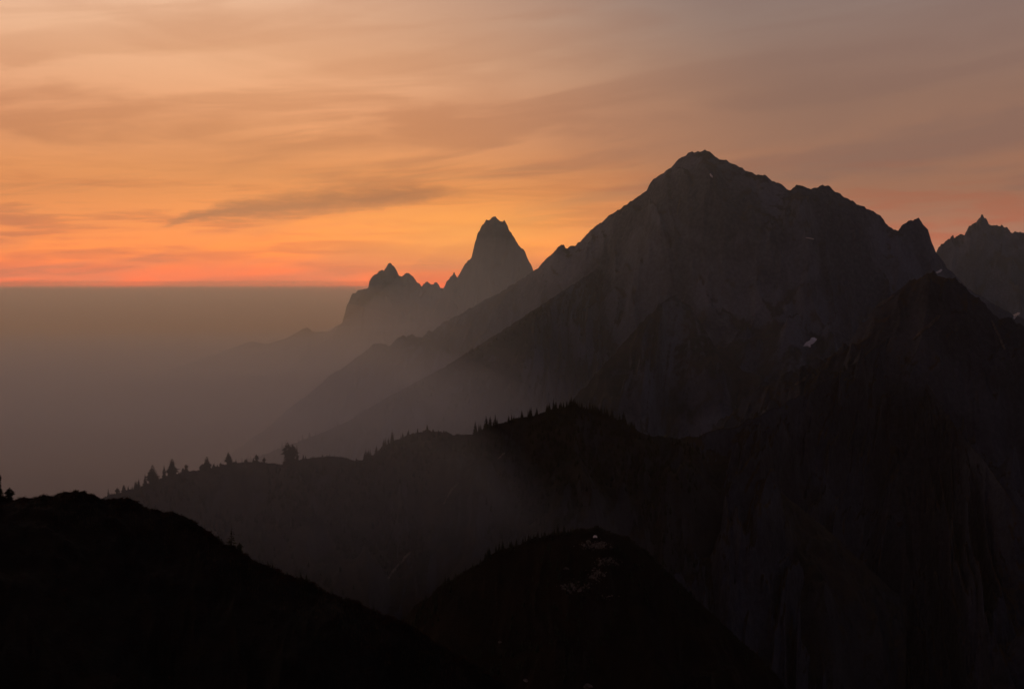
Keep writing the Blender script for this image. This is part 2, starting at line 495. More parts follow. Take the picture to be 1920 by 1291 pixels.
# the great mountain with its long left ridge and right shoulder
R['great_mountain'] = Ridge('great_mountain', [(150, 1000, 5400), (260, 965, 5300), (380, 890, 5200), (440, 845, 5150), (480, 815, 5100), (510, 795, 5050), (540, 766, 5000), (580, 738, 4950), (620, 702, 4900), (650, 685, 4880), (675, 665, 4850),
    (700, 645, 4820), (716, 642, 4810), (728, 648, 4800), (738, 641, 4800), (748, 632, 4790), (755, 625, 4790), (762, 632, 4780), (772, 624, 4780), (783, 634, 4770), (792, 632, 4760),
    (803, 618, 4750), (812, 622, 4740), (828, 606, 4720), (860, 590, 4680), (890, 573, 4640), (930, 552, 4590), (970, 528, 4540), (1000, 508, 4500), (1025, 485, 4460), (1052, 459, 4420), (1058, 460, 4410),
    (1061, 468, 4400), (1067, 463, 4400), (1073, 458, 4395), (1078, 462, 4390), (1085, 455, 4380), (1105, 435, 4350), (1140, 406, 4300), (1165, 391, 4260), (1190, 372, 4220), (1213, 356, 4180),
    (1220, 342, 4160), (1228, 333, 4150), (1245, 323, 4120), (1262, 309, 4100), (1280, 294, 4070), (1296, 284, 4050), (1312, 283, 4030), (1322, 281, 4020), (1331, 285, 4010), (1341, 294, 4000),
    (1350, 300, 4000), (1362, 301, 4000), (1384, 312, 4000), (1408, 322, 4000), (1414, 327, 4000), (1432, 329, 4000), (1448, 339, 4000), (1460, 341, 4000), (1472, 351, 4000), (1483, 358, 4000),
    (1492, 347, 4000), (1504, 348, 4000), (1520, 353, 4000), (1532, 352, 4010), (1542, 347, 4020), (1553, 348, 4020), (1562, 356, 4030), (1574, 362, 4040), (1590, 374, 4050), (1600, 379, 4060), (1610, 383, 4070),
    (1632, 393, 4100), (1650, 405, 4130), (1662, 418, 4160), (1676, 431, 4180), (1683, 433, 4190), (1690, 424, 4200), (1700, 416, 4210), (1714, 412, 4220), (1723, 411, 4230), (1730, 419, 4240),
    (1740, 431, 4250), (1746, 450, 4260), (1754, 470, 4280), (1775, 500, 4300), (1820, 545, 4350), (1900, 590, 4400), (2000, 630, 4400)],
    MAT['mountain'], 2300, 1300, 0.95, 0.9, concave=0.32, step=2.0, rows=290, brows=40, rough=5.5, rough_wl=11, big=(420, 620), mid=(190, 240), small=(64, 85), fine=(10, 24), fan=1.1, fan0=1320, seed=41, ramp=210, vis=1150, anis=2.2, blurk=0.7,
    label='great broad dark mountain with a rounded summit and long left ridge')


# wooded spur along the foot of the left flank
R['wooded_spur'] = Ridge('wooded_spur', [(180, 1010, 3900), (300, 935, 3850), (420, 878, 3820), (480, 857, 3800), (540, 835, 3790), (600, 812, 3780), (650, 790, 3770), (690, 766, 3760), (730, 742, 3750), (780, 716, 3740),
    (830, 690, 3730), (870, 664, 3720), (910, 640, 3720), (950, 614, 3720), (990, 588, 3740), (1030, 562, 3850), (1070, 536, 3990), (1110, 510, 4130), (1150, 488, 4260), (1200, 475, 4400)],
    MAT['mountain'], 1500, 900, 0.85, 0.55, concave=0.2, step=2.0, rows=165, brows=20, rough=4.0, rough_wl=9, big=(190, 380), mid=(95, 150), small=(16, 46), fine=(4, 12), fan=0.6, seed=51, ramp=110, vis=800, anis=2.4, blurk=0.95,
    label='long wooded spur running down to the left below the great mountain')
# dark buttress in the middle of the face
R['buttress'] = Ridge('buttress', [(1030, 800, 3050), (1090, 730, 3120), (1150, 665, 3190), (1200, 610, 3250), (1235, 570, 3330), (1268, 553, 3420), (1295, 575, 3400), (1318, 612, 3360), (1345, 655, 3310),
    (1390, 690, 3260), (1450, 720, 3200), (1500, 780, 3150)],
    MAT['mountain'], 900, 500, 0.9, 0.75, concave=0.2, step=2.0, rows=170, brows=24, rough=9, rough_wl=14, big=(160, 260), mid=(80, 120), small=(16, 44), fine=(4, 12), fan=0.5, seed=61, ramp=90, vis=600, anis=2.4, blurk=0.95,
    label='dark pointed buttress on the face of the great mountain')
# dark shoulder on the right
R['right_shoulder'] = Ridge('right_shoulder', [(1340, 800, 2850), (1400, 745, 2850), (1450, 710, 2850), (1500, 690, 2850), (1550, 668, 2840), (1590, 645, 2830), (1610, 610, 2820), (1640, 580, 2810), (1670, 556, 2800), (1700, 530, 2800),
    (1728, 518, 2800), (1750, 513, 2800), (1768, 518, 2800), (1790, 522, 2800), (1805, 535, 2800), (1818, 552, 2800), (1835, 560, 2800), (1850, 577, 2800), (1875, 592, 2800), (1900, 602, 2800), (1930, 615, 2800), (2040, 680, 2800)],
    MAT['shoulder'], 1300, 900, 0.85, 0.9, concave=0.2, step=1.8, rows=230, brows=18, rough=15, rough_wl=20, big=(270, 380), mid=(130, 160), small=(40, 60), fine=(8, 18), fan=0.9, fan0=1750, seed=71, ramp=110, vis=850, anis=1.9, blurk=0.95,
    label='dark rocky shoulder in front of the great mountain on the right')
# forested middle ridge
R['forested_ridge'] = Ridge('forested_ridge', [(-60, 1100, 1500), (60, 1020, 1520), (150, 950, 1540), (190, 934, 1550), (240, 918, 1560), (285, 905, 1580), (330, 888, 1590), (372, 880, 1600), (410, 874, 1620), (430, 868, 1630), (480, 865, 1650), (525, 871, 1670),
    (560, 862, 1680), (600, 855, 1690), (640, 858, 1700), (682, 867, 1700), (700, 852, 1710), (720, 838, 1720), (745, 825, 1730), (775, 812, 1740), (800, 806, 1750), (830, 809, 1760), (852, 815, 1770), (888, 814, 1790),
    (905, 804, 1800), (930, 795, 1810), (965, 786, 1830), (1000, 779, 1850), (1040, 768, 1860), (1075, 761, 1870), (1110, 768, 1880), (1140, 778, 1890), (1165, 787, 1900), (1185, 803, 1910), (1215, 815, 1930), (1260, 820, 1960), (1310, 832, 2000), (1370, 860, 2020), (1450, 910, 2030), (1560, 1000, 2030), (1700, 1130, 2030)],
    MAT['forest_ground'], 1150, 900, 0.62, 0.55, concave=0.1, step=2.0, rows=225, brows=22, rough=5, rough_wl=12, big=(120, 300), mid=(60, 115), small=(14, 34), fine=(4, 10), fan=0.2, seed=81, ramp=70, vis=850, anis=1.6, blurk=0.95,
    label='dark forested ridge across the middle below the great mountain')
# meadow ridge climbing right from the saddle
R['meadow_ridge'] = Ridge('meadow_ridge', [(1080, 960, 1990), (1150, 890, 1990), (1205, 850, 1985), (1240, 830, 1980), (1270, 822, 1985), (1310, 818, 2000), (1350, 806, 2050), (1378, 801, 2070), (1400, 788, 2100), (1440, 769, 2150), (1462, 764, 2200), (1484, 748, 2260), (1512, 738, 2330), (1540, 717, 2400), (1566, 706, 2460), (1600, 680, 2560), (1640, 652, 2690), (1680, 630, 2800), (1720, 690, 2740), (1770, 770, 2500), (1815, 830, 2300), (1855, 876, 2160), (1880, 912, 2100), (1905, 950, 2070), (1940, 985, 2060), (2040, 1060, 2050)],
    MAT['shoulder'], 1150, 900, 0.62, 0.55, concave=0.1, step=2.0, rows=230, brows=20, rough=7, rough_wl=26, big=(170, 300), mid=(80, 120), small=(18, 40), fine=(5, 11), fan=0.3, seed=85, ramp=70, vis=950, anis=1.1, blurk=0.95,
    label='bare meadow ridge climbing right from the saddle to the dark shoulder')
# knoll with pale boulders
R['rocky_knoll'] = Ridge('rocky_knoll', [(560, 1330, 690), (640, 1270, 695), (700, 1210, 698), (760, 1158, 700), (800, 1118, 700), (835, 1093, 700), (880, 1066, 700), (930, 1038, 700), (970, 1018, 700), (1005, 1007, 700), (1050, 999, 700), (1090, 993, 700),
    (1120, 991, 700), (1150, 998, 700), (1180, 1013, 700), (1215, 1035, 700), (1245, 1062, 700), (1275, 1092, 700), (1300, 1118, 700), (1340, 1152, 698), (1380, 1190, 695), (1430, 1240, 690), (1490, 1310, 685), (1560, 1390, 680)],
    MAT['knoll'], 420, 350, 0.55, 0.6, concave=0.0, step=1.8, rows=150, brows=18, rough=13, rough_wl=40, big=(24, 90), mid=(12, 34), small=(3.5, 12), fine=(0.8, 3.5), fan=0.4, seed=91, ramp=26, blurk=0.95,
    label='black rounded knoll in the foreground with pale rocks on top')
# near slope on the left
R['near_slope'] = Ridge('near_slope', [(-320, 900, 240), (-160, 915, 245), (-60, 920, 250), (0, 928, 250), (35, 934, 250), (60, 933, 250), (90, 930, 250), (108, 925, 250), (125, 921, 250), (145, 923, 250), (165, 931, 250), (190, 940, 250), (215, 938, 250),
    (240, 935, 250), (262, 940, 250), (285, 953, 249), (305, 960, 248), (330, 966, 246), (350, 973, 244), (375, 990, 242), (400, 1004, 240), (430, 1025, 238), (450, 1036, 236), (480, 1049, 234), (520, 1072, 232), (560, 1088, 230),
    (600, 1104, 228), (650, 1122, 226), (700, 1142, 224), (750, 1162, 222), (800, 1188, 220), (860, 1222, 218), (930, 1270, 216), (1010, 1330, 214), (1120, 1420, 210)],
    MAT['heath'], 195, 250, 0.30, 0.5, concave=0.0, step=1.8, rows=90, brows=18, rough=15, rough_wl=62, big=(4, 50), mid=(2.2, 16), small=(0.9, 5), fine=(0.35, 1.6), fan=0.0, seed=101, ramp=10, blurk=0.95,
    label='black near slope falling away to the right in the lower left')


# ================================================================== valley smoke
def smoke_volume(name, top_fn, front_fn, x0, x1, y1, density, aniso, color, zbot=-35.0):
    us = np.concatenate([-np.geomspace(-x0, 300, 40), np.linspace(-250, 250, 6), np.geomspace(300, x1, 30)])
    vs = np.concatenate([[0], np.geomspace(0.004, 1, 60)])
    Uu, Vv = np.meshgrid(us, vs)
    Fy = front_fn(Uu)
    Yy = Fy + (y1 - Fy) * Vv
    T = top_fn(Uu, Yy)
    nr, nc = Uu.shape
    top = np.stack([Uu, Yy, T], -1).reshape(-1, 3)
    bot = np.stack([Uu, Yy, np.full_like(Uu, zbot)], -1).reshape(-1, 3)
    f = grid_faces(nr, nc)
    N = nr * nc
    faces = [f, f[:, ::-1] + N]
    def side(ids, flip):
        a, b = ids[:-1], ids[1:]
        q = np.stack([a, b, b + N, a + N], 1)
        return q[:, ::-1] if flip else q
    I = np.arange(N).reshape(nr, nc)
    faces += [side(I[0], True), side(I[-1], False), side(I[:, 0], False), side(I[:, -1], True)]
    m = bpy.data.materials.new(name + '_air')
    m.use_nodes = True
    t = m.node_tree
    t.nodes.clear()
    out = t.nodes.new('ShaderNodeOutputMaterial')
    v = t.nodes.new('ShaderNodeVolumePrincipled')
    v.inputs['Color'].default_value = (*color, 1)
    v.inputs['Density'].default_value = density
    v.inputs['Anisotropy'].default_value = aniso
    t.links.new(v.outputs[0], out.inputs['Volume'])
    o = mesh_obj(name, np.concatenate([top, bot]), np.concatenate(faces), m)
    return o


def smooth(a, b, x):
    t = np.clip((x - a) / (b - a), 0, 1)
    return t * t * (3 - 2 * t)


def smoke_layer(label, density, top0, fall, drop, bump, front, color=(0.91, 0.76, 0.58), zbot=-35.0, y1=41000, dome=0.0, x1=38000, lift=0.0):
    """one stratum of the valley smoke: flat top, thinning out to the right, banked up round the peaks"""
    def top(x, y):
        ang = x / y
        z = CZ + top0 + 9 * fbm(x / 1800, y / 1800, 3, 200 + int(-top0)) * smooth(30000, 6000, y) + 34 * fbm(x / 5200, y / 9000, 3, 230 + int(-top0)) * smooth(9000, 25000, y)
        z = z + lift * smooth(11000, 30000, y) * (1 + 0.5 * fbm(x / 4200, y / 12000, 3, 260))
        z = z - drop * smooth(fall[0], fall[1], ang)
        z = z + bump * np.exp(-((y - 6500) / 1100) ** 2 - ((x + 350) / 800) ** 2)
        z = z + dome * np.exp(-((y - 4300) / 700) ** 2) * smooth(-0.17, -0.03, ang)
        return np.maximum(z, zbot + 2)
    def fr(x):
        return front[0] + (front[1] - front[0]) * smooth(front[2], front[3], x)
    o = smoke_volume('valley_smoke', top, fr, -38000, x1, y1, density, SMOKE_ANISO, color, zbot)
    tag(o, label, kind='stuff')


GREY = (0.80, 0.88, 0.99)
smoke_layer('faint smoke skimming over the top of the valley smoke', 2.2e-5, -14, (-0.14, 0.10), 560, 30, (2700, 3300, -900, 300), (0.92, 0.77, 0.6), lift=100.0)
smoke_layer('dense brown smoke filling the valley on the left up to a flat top', 7.5e-5, -92, (-0.16, 0.10), 560, 30, (2600, 3300, -900, 300))
smoke_layer('heavy smoke lying low on the valley floor', 2.8e-4, -420, (-0.22, 0.06), 380, 0, (2900, 3300, -900, 300))
smoke_layer('thinner smoke lying over the valley below the long left ridge', 3.8e-5, -45, (-0.12, 0.22), 420, 60, (2450, 3200, -700, 500), (0.92, 0.86, 0.82))
smoke_layer('thin smoke drifting across the left flank of the great mountain', 2.2e-4, -185, (-0.02, 0.25), 520, 0, (2450, 3000, -300, 500), GREY, y1=5600, dome=350)
smoke_layer('light smoke drifting over the left end of the middle ridge', 3.2e-4, -110, (-0.13, 0.27), 420, 0, (1050, 1450, -260, 260), GREY, CZ - 300, y1=2900, x1=900)


def air_box(name, lo, hi, density, aniso, color):
    v = np.array([(x, y, z) for z in (lo[2], hi[2]) for y in (lo[1], hi[1]) for x in (lo[0], hi[0])], float)
    f = np.array([(0, 2, 3, 1), (4, 5, 7, 6), (0, 1, 5, 4), (2, 6, 7, 3), (0, 4, 6, 2), (1, 3, 7, 5)])
    m = bpy.data.materials.new(name + '_air'); m.use_nodes = True
    t = m.node_tree; t.nodes.clear()
    out = t.nodes.new('ShaderNodeOutputMaterial'); v_ = t.nodes.new('ShaderNodeVolumePrincipled')
    v_.inputs['Color'].default_value = (*color, 1)
    v_.inputs['Density'].default_value = density
    v_.inputs['Anisotropy'].default_value = aniso
    t.links.new(v_.outputs[0], out.inputs['Volume'])
    return mesh_obj(name, v, f, m)


tag(air_box('smoke_veil', (-9000, 2250, -40), (9000, 9500, CZ + 530), 4.2e-5, 0.5, (0.66, 0.86, 1.0)), 'thin smoke veil hanging round the whole mountain range', kind='stuff')

# ------------------------------------------------------------------ haze: even thin air round everything
haze = air_box('haze', (-43000, -43000, -60), (43000, 43000, CZ + 560), HAZE_DENSITY, HAZE_ANISO, (0.84, 0.77, 0.68))
tag(haze, 'thin smoky haze in the air', kind='stuff')


# ================================================================== surface lookup
def first_hit(px, py, names=None):
    best = None
    for k in (names or R):
        h = R[k].hit(px, py)
        if h[0] is not None and (best is None or h[0].y < best[0].y): best = h
    return best


# ================================================================== conifers
def conifer_data(h, r, seed, broad=0.8, gap=0.1, levels=26, per=7, start=0.06, dome=False):
    """trunk and crown meshes of one conifer: whorls of drooping boughs of uneven length"""
    g = np.random.default_rng(seed)
    n = 6
    rings = []
    for k, f in enumerate((0.0, 0.35, 0.7, 1.0)):
        rr = 0.028 * h * (1 - 0.95 * f)
        a = np.linspace(0, 2 * math.pi, n, endpoint=False)
        rings.append(np.stack([rr * np.cos(a), rr * np.sin(a), np.full(n, f * h * (0.82 if dome else 0.985) - 0.03 * h * (k == 0))], 1))
    tv = np.concatenate(rings)
    tf = [(k * n + i, k * n + (i + 1) % n, (k + 1) * n + (i + 1) % n, (k + 1) * n + i) for k in range(3) for i in range(n)]
    cv, cf = [], []
    lean = g.normal(0, 0.02, 2) * h
    for l in range(levels):
        f = start + (1 - start) * (l / (levels - 1)) ** 0.95
        reach = r * max(0.04, (1 - f)) ** broad
        if dome: reach = r * max(0.12, 1 - f ** 4.5) ** 0.55 * (0.82 + 0.22 * math.sin(f * 9 + seed))
        if f < 0.2: reach *= 0.75 + 1.2 * f
        k = max(3, int(per * (1 - 0.5 * f)))
        a0 = g.random() * 6.28
        for b in range(k):
            if g.random() < gap: continue
            a = a0 + b * 6.283 / k + g.normal(0, 0.25)
            ln = reach * g.uniform(0.55, 1.2)
            z0 = f * h + g.normal(0, 0.012) * h
            dz = -ln * g.uniform(0.1, 0.45)
            d = np.array([math.cos(a), math.sin(a), 0]); w = np.array([-d[1], d[0], 0])
            hang = max(0.10 * ln, 0.035 * h * (1.15 - f))
            p0 = np.array([lean[0] * f, lean[1] * f, z0])
            tip = p0 + d * ln + np.array([0, 0, dz])
            mid = p0 + d * ln * 0.55 + np.array([0, 0, dz * 0.35])
            L_ = mid + w * ln * 0.30 - np.array([0, 0, hang * 0.6]); R_ = mid - w * ln * 0.30 - np.array([0, 0, hang * 0.6])
            dn = p0 + d * ln * 0.5 + np.array([0, 0, dz * 0.4 - hang * 1.5])
            i = len(cv)
            cv += [p0, L_, tip, R_, mid, dn]
            cf += [(i, i + 1, i + 4), (i + 1, i + 2, i + 4), (i + 2, i + 3, i + 4), (i + 3, i, i + 4), (i, i + 5, i + 2)]
    return (tv, np.array(tf)), (np.array(cv), np.array(cf))


def make_mesh(name, vf, mat):
    o = mesh_obj(name, vf[0], vf[1], mat)
    me = o.data
    bpy.data.objects.remove(o)
    return me


TREES = {}
for kind, (rr, bd, gp, lv, pr, n) in {'slim': (0.17, 0.85, 0.10, 30, 7, 5), 'full': (0.27, 0.75, 0.08, 30, 9, 4), 'broad': (0.36, 0.5, 0.10, 26, 14, 4), 'ragged': (0.30, 0.8, 0.34, 22, 6, 2)}.items():
    for q in range(n):
        t, c = conifer_data(1.0, rr, 300 + 17 * q + len(kind), bd, gp, lv, pr, dome=(kind == 'broad'))
        TREES.setdefault(kind, []).append((make_mesh('conifer_trunk', t, MAT['bark']), make_mesh('conifer_crown', c, MAT['needles'])))


def put_tree(pos, h, kind, label, group=None, wide=1.0, name='conifer_tree', rng=random):
    tm, cm = TREES[kind][rng.randrange(len(TREES[kind]))]
    e = bpy.data.objects.new(name, None)
    e.empty_display_size = 0.1
    e.location = (float(pos[0]), float(pos[1]), float(pos[2]) - 0.02 * h)
    e.rotation_euler = (0, 0, rng.random() * 6.28)
    e.scale = (h * wide, h * wide, h)
    COL.objects.link(e)
    for nm, me in (('trunk', tm), ('crown', cm)):
        o = bpy.data.objects.new(nm, me); COL.objects.link(o); o.parent = e
    tag(e, label, 'tree', group)
    return e


FR, KN, WS, NS = R['forested_ridge'], R['rocky_knoll'], R['wooded_spur'], R['near_slope']


def crest_tree(rg, px, hpx, kind, label, group=None, d=3.0, wide=1.0, name='conifer_tree'):
    p = rg.at(px, d)
    return put_tree(p, hpx * p[1] / F, kind, label, group, wide, name)


# trees one can tell apart on the left end of the forested ridge
FR_TREES = [
    (176, 22, 'broad', 'small rounded conifer just above the near black slope, left end of ridge', 1.0),
    (203, 26, 'slim', 'thin lone pointed conifer at the left foot of the forested ridge', 0.9),
    (254, 22, 'full', 'small conifer left of the tall rounded tree pair on the ridge', 1.0),
    (272, 32, 'full', 'conifer leaning against the left side of the first tall rounded tree', 0.9),
    (286, 48, 'broad', 'first tall rounded conifer from the left on the misty ridge', 0.95),
    (308, 34, 'full', 'pointed conifer at the left side of the second tall rounded tree', 0.9),
    (323, 42, 'broad', 'second tall rounded conifer from the left on the misty ridge', 0.95),
    (376, 14, 'broad', 'low bushy conifer left of the third rounded tree on the ridge', 0.95),
    (388, 34, 'broad', 'third rounded conifer from the left on the misty ridge', 0.95),
    (401, 16, 'broad', 'low bushy conifer right of the third rounded tree on the ridge', 0.95),
    (429, 30, 'broad', 'lone compact conifer on the misty ridge between two gaps', 0.95),
    (460, 12, 'full', 'tiny conifer on the flat misty crest right of the lone compact one', 1.0),
    (481, 20, 'broad', 'small rounded conifer on the flat misty crest before the big dark clump', 0.9),
    (541, 40, 'broad', 'big dark conifer at the left edge of the dark clump on the ridge', 0.9),
    (549, 36, 'broad', 'big dark conifer in the middle of the dark clump on the ridge', 0.9),
    (557, 34, 'slim', 'thin conifer at the right edge of the dark clump on the ridge', 0.95),
    (801, 14, 'full', 'small tuft of conifer on the bare hump in mid ridge', 0.95),
    (783, 12, 'full', 'small conifer just left of the bare hump top in mid ridge', 0.95),
    (831, 9, 'slim', 'tiny lone conifer on the right side of the bare hump', 0.95),
    (919, 24, 'full', 'tallest conifer at the left foot of the wooded hill', 1.0),
    (1076, 18, 'slim', 'conifer on the very top of the wooded hill', 0.95),
    (1162, 20, 'slim', 'last spiky conifer at the right end of the wooded hill', 0.95),
]
for px, h, kind, lab, wd in FR_TREES:
    crest_tree(FR, px, h * (0.78 if px < 500 else 1.0), kind, lab, d=2.0, wide=wd * 1.1)


def tree_row(rg, x0, x1, n, h0, h1, label, group, kinds=('slim', 'full'), dd=(0, 14), dens=None):
    k = 0
    while k < n:
        px = random.uniform(x0, x1)
        if dens and random.random() > dens(px): continue
        crest_tree(rg, px, 1.15 * random.uniform(h0, h1) * (0.7 + 0.5 * random.random()), random.choice(kinds), label, group, d=random.uniform(*dd), wide=random.uniform(0.8, 1.15))
        k += 1


def rows(rg, segs, kinds=('slim', 'full'), dd=(-3, 6)):
    for x0, x1, n, h0, h1, label in segs:
        tree_row(rg, x0, x1, n, h0, h1, label, label[:60], kinds, dd)


rows(FR, [(682, 708, 8, 14, 22, 'small dark conifer on the step just right of the low crest dip'),
          (708, 740, 9, 14, 25, 'small dark conifer on the steep rise left of the bare hump'),
          (740, 772, 6, 9, 16, 'small dark conifer at the top of the rise left of the bare hump'),
          (560, 620, 4, 4, 9, 'tiny conifer on the low crest beside the dark clump'),
          (620, 682, 4, 4, 9, 'tiny conifer at the right end of the low crest dip'),
          (205, 250, 5, 7, 12, 'tiny conifer at the left foot of the ridge beside the thin lone one'),
          (335, 375, 3, 5, 9, 'tiny conifer right of the second tall rounded tree'),
          (890, 930, 12, 13, 22, 'small dark conifer in the group at the left foot of the wooded hill'),
          (930, 975, 7, 9, 15, 'small dark conifer on the gentle left slope of the wooded hill'),
          (975, 1020, 9, 11, 17, 'small dark conifer halfway up the left slope of the wooded hill')])
rows(FR, [(1020, 1060, 17, 12, 19, 'small dark conifer just left of the top of the wooded hill'),
          (1060, 1105, 22, 12, 20, 'small dark conifer crowding the top of the wooded hill'),
          (1105, 1145, 15, 12, 20, 'small dark conifer just right of the top of the wooded hill'),
          (1145, 1190, 12, 11, 19, 'small dark conifer on the right shoulder of the wooded hill'),
          ], dd=(-3, 9))
rows(R['meadow_ridge'], [(1255, 1325, 6, 5, 9, 'tiny dark conifer in the saddle right of the wooded hill')], dd=(-2, 6))
rows(WS, [(430, 520, 14, 8, 14, 'faint hazy conifer at the lowest end of the wooded spur'),
          (520, 600, 12, 7, 14, 'faint hazy conifer along the lower crest of the wooded spur'),
          (600, 680, 10, 6, 13, 'faint hazy conifer along the middle crest of the wooded spur'),
          (680, 760, 8, 5, 10, 'faint hazy conifer along the upper crest of the wooded spur')], dd=(-12, 12))
rows(KN, [(795, 850, 8, 8, 15, 'tiny black conifer low on the left crest of the rocky knoll'),
          (850, 905, 10, 8, 15, 'tiny black conifer halfway up the left crest of the rocky knoll'),
          (905, 960, 12, 10, 18, 'tiny black conifer high on the left crest of the rocky knoll'),
          (960, 1015, 14, 9, 17, 'tiny black conifer in the row left of the knoll top'),
          (1015, 1075, 14, 9, 16, 'tiny black conifer in the row beside the knoll top'),
          (1205, 1260, 8, 6, 11, 'tiny black conifer on the upper right side of the rocky knoll'),
          (1260, 1330, 8, 6, 12, 'tiny black conifer on the lower right side of the rocky knoll')], dd=(-1, 2.5))
crest_tree(KN, 835, 22, 'slim', 'tiny lone black spire conifer low on the left side of the knoll', wide=1.1, d=0.5)
crest_tree(KN, 936, 20, 'slim', 'tiny pointed black conifer left of the dense knoll trees', wide=1.2, d=0.5)

rows(FR, [(215, 268, 6, 9, 17, 'small bushy conifer at the left foot of the misty ridge'), (292, 318, 4, 12, 20, 'small bushy conifer in the gap between the two tall rounded trees'),
          (335, 380, 4, 7, 12, 'small bushy conifer between the second and third rounded trees'), (395, 425, 4, 7, 13, 'small bushy conifer between the third rounded tree and the lone compact one'),
          (436, 535, 8, 5, 12, 'small bushy conifer along the flat misty crest')], kinds=('broad', 'full'), dd=(-2, 5))
# near trees on the black slope
rows(NS, [(470, 560, 5, 8, 15, 'tiny black conifer on the near slope right of the ragged one'), (560, 720, 9, 7, 15, 'tiny black conifer on the lower edge of the near slope')], kinds=('ragged', 'full'), dd=(-0.6, 0.4))
crest_tree(NS, 434, 46, 'ragged', 'small ragged black conifer alone on the near slope', d=-1.0, wide=1.1)
crest_tree(NS, 450, 18, 'broad', 'low bushy black conifer at the right foot of the ragged one', d=-0.5, wide=1.3)
crest_tree(NS, 410, 14, 'ragged', 'tiny black sapling left of the ragged conifer', d=0.3, wide=0.9)
crest_tree(NS, -2, 46, 'broad', 'black conifer at the left edge of the picture', d=-0.5, wide=0.5)
crest_tree(NS, 17, 26, 'broad', 'low spreading black conifer bush beside the left edge', d=-0.5, wide=1.3)


# ------------------------------------------------------------------ woods that read as one mass
def woods(name, rg, n, pxr, dr, hm, mat, label, seed, thr=-0.05, wl=120.0):
    g = np.random.default_rng(seed)
    V, Fc = [], []
    c = 0; k = 0
    while k < n and c < n * 12:
        c += 1
        px = g.uniform(*pxr); d = dr[0] + (dr[1] - dr[0]) * g.random() ** 1.4
        p = rg.at(px, d)
        if fbm(np.array([p[0] / wl]), np.array([(p[1]) / wl]), 3, seed)[0] < thr: continue
        h = g.uniform(0.5, 1.2) * hm
        m_ = 5
        base = len(V)
        r = h * g.uniform(0.16, 0.26)
        a0 = g.random() * 6.28
        for (f, q) in ((0.0, 0.8), (0.18, 1.15), (0.55, 0.55)):
            for i in range(m_):
                a = a0 + f * 3 + i * 2 * math.pi / m_
                rr = r * q * g.uniform(0.65, 1.25)
                V.append((p[0] + rr * math.cos(a), p[1] + rr * math.sin(a), p[2] - 0.05 * h + (f + g.normal(0, 0.03)) * h))
        V.append((p[0], p[1], p[2] + h))
        for l in range(2):
            for i in range(m_):
                a, b = base + l * m_ + i, base + l * m_ + (i + 1) % m_
                Fc += [(a, b, b + m_), (a, b + m_, a + m_)]
        for i in range(m_): Fc.append((base + 2 * m_ + i, base + 2 * m_ + (i + 1) % m_, base + 3 * m_))
        k += 1
    o = mesh_obj(name, np.array(V), np.array(Fc), mat)
    tag(o, label, kind='stuff')


woods('ridge_woods', FR, 4200, (150, 1320), (15, 620), 11.0, MAT['needles'], 'dark conifer woods on the face of the middle ridge', 401)
woods('spur_woods', WS, 1500, (420, 1100), (20, 700), 14.0, MAT['needles'], 'hazy conifer woods on the long spur', 402)
woods('knoll_woods', KN, 900, (760, 1420), (4, 240), 4.0, MAT['needles'], 'black scrubby conifers on the knoll side', 403, 0.02, 40.0)


# ------------------------------------------------------------------ heath shrubs and dry grass on the near slope
def leaf_cloud(name, rg, n, pxr, dr, size, leaves, mat, label, seed):
    g = np.random.default_rng(seed)
    V, Fc = [], []
    for k in range(n):
        px = g.uniform(*pxr); d = dr[0] + (dr[1] - dr[0]) * g.random() ** 2.2
        p = rg.at(px, d)
        s = size * g.uniform(0.5, 1.4)
        for l in range(leaves):
            q = g.normal(0, 1, 3); q /= np.linalg.norm(q); q[2] = abs(q[2])
            c = p + q * s * g.uniform(0.3, 1.0) * np.array([1, 1, 0.75])
            a = g.normal(0, 1, 3); a /= np.linalg.norm(a)
            b = np.cross(a, q); b /= max(np.linalg.norm(b), 1e-3)
            w = s * 0.22
            i = len(V)
            V += [c - a * w, c + b * w * 0.6, c + a * w, c - b * w * 0.6]
            Fc.append((i, i + 1, i + 2, i + 3))
    o = mesh_obj(name, np.array(V), np.array(Fc), mat)
    tag(o, label, kind='stuff')


leaf_cloud('heath_shrubs', NS, 1100, (-40, 930), (-2, 60), 0.42, 20, MAT['shrub'], 'low heath shrubs on the near black slope', 501)
leaf_cloud('crest_shrubs', NS, 900, (-40, 930), (-1.2, 2.5), 0.5, 26, MAT['shrub'], 'shrubs fringing the edge of the near black slope', 503)
leaf_cloud('knoll_crest_scrub', KN, 900, (640, 1480), (-2, 4), 1.0, 18, MAT['needles'], 'scrub fringing the outline of the rocky knoll', 504)
leaf_cloud('ridge_crest_scrub', FR, 1000, (170, 1200), (-5, 10), 2.6, 18, MAT['needles'], 'low scrub along the crest of the middle ridge', 505)
leaf_cloud('knoll_shrubs', KN, 1200, (640, 1480), (0, 200), 0.8, 16, MAT['shrub'], 'low autumn shrubs on the rocky knoll', 502)


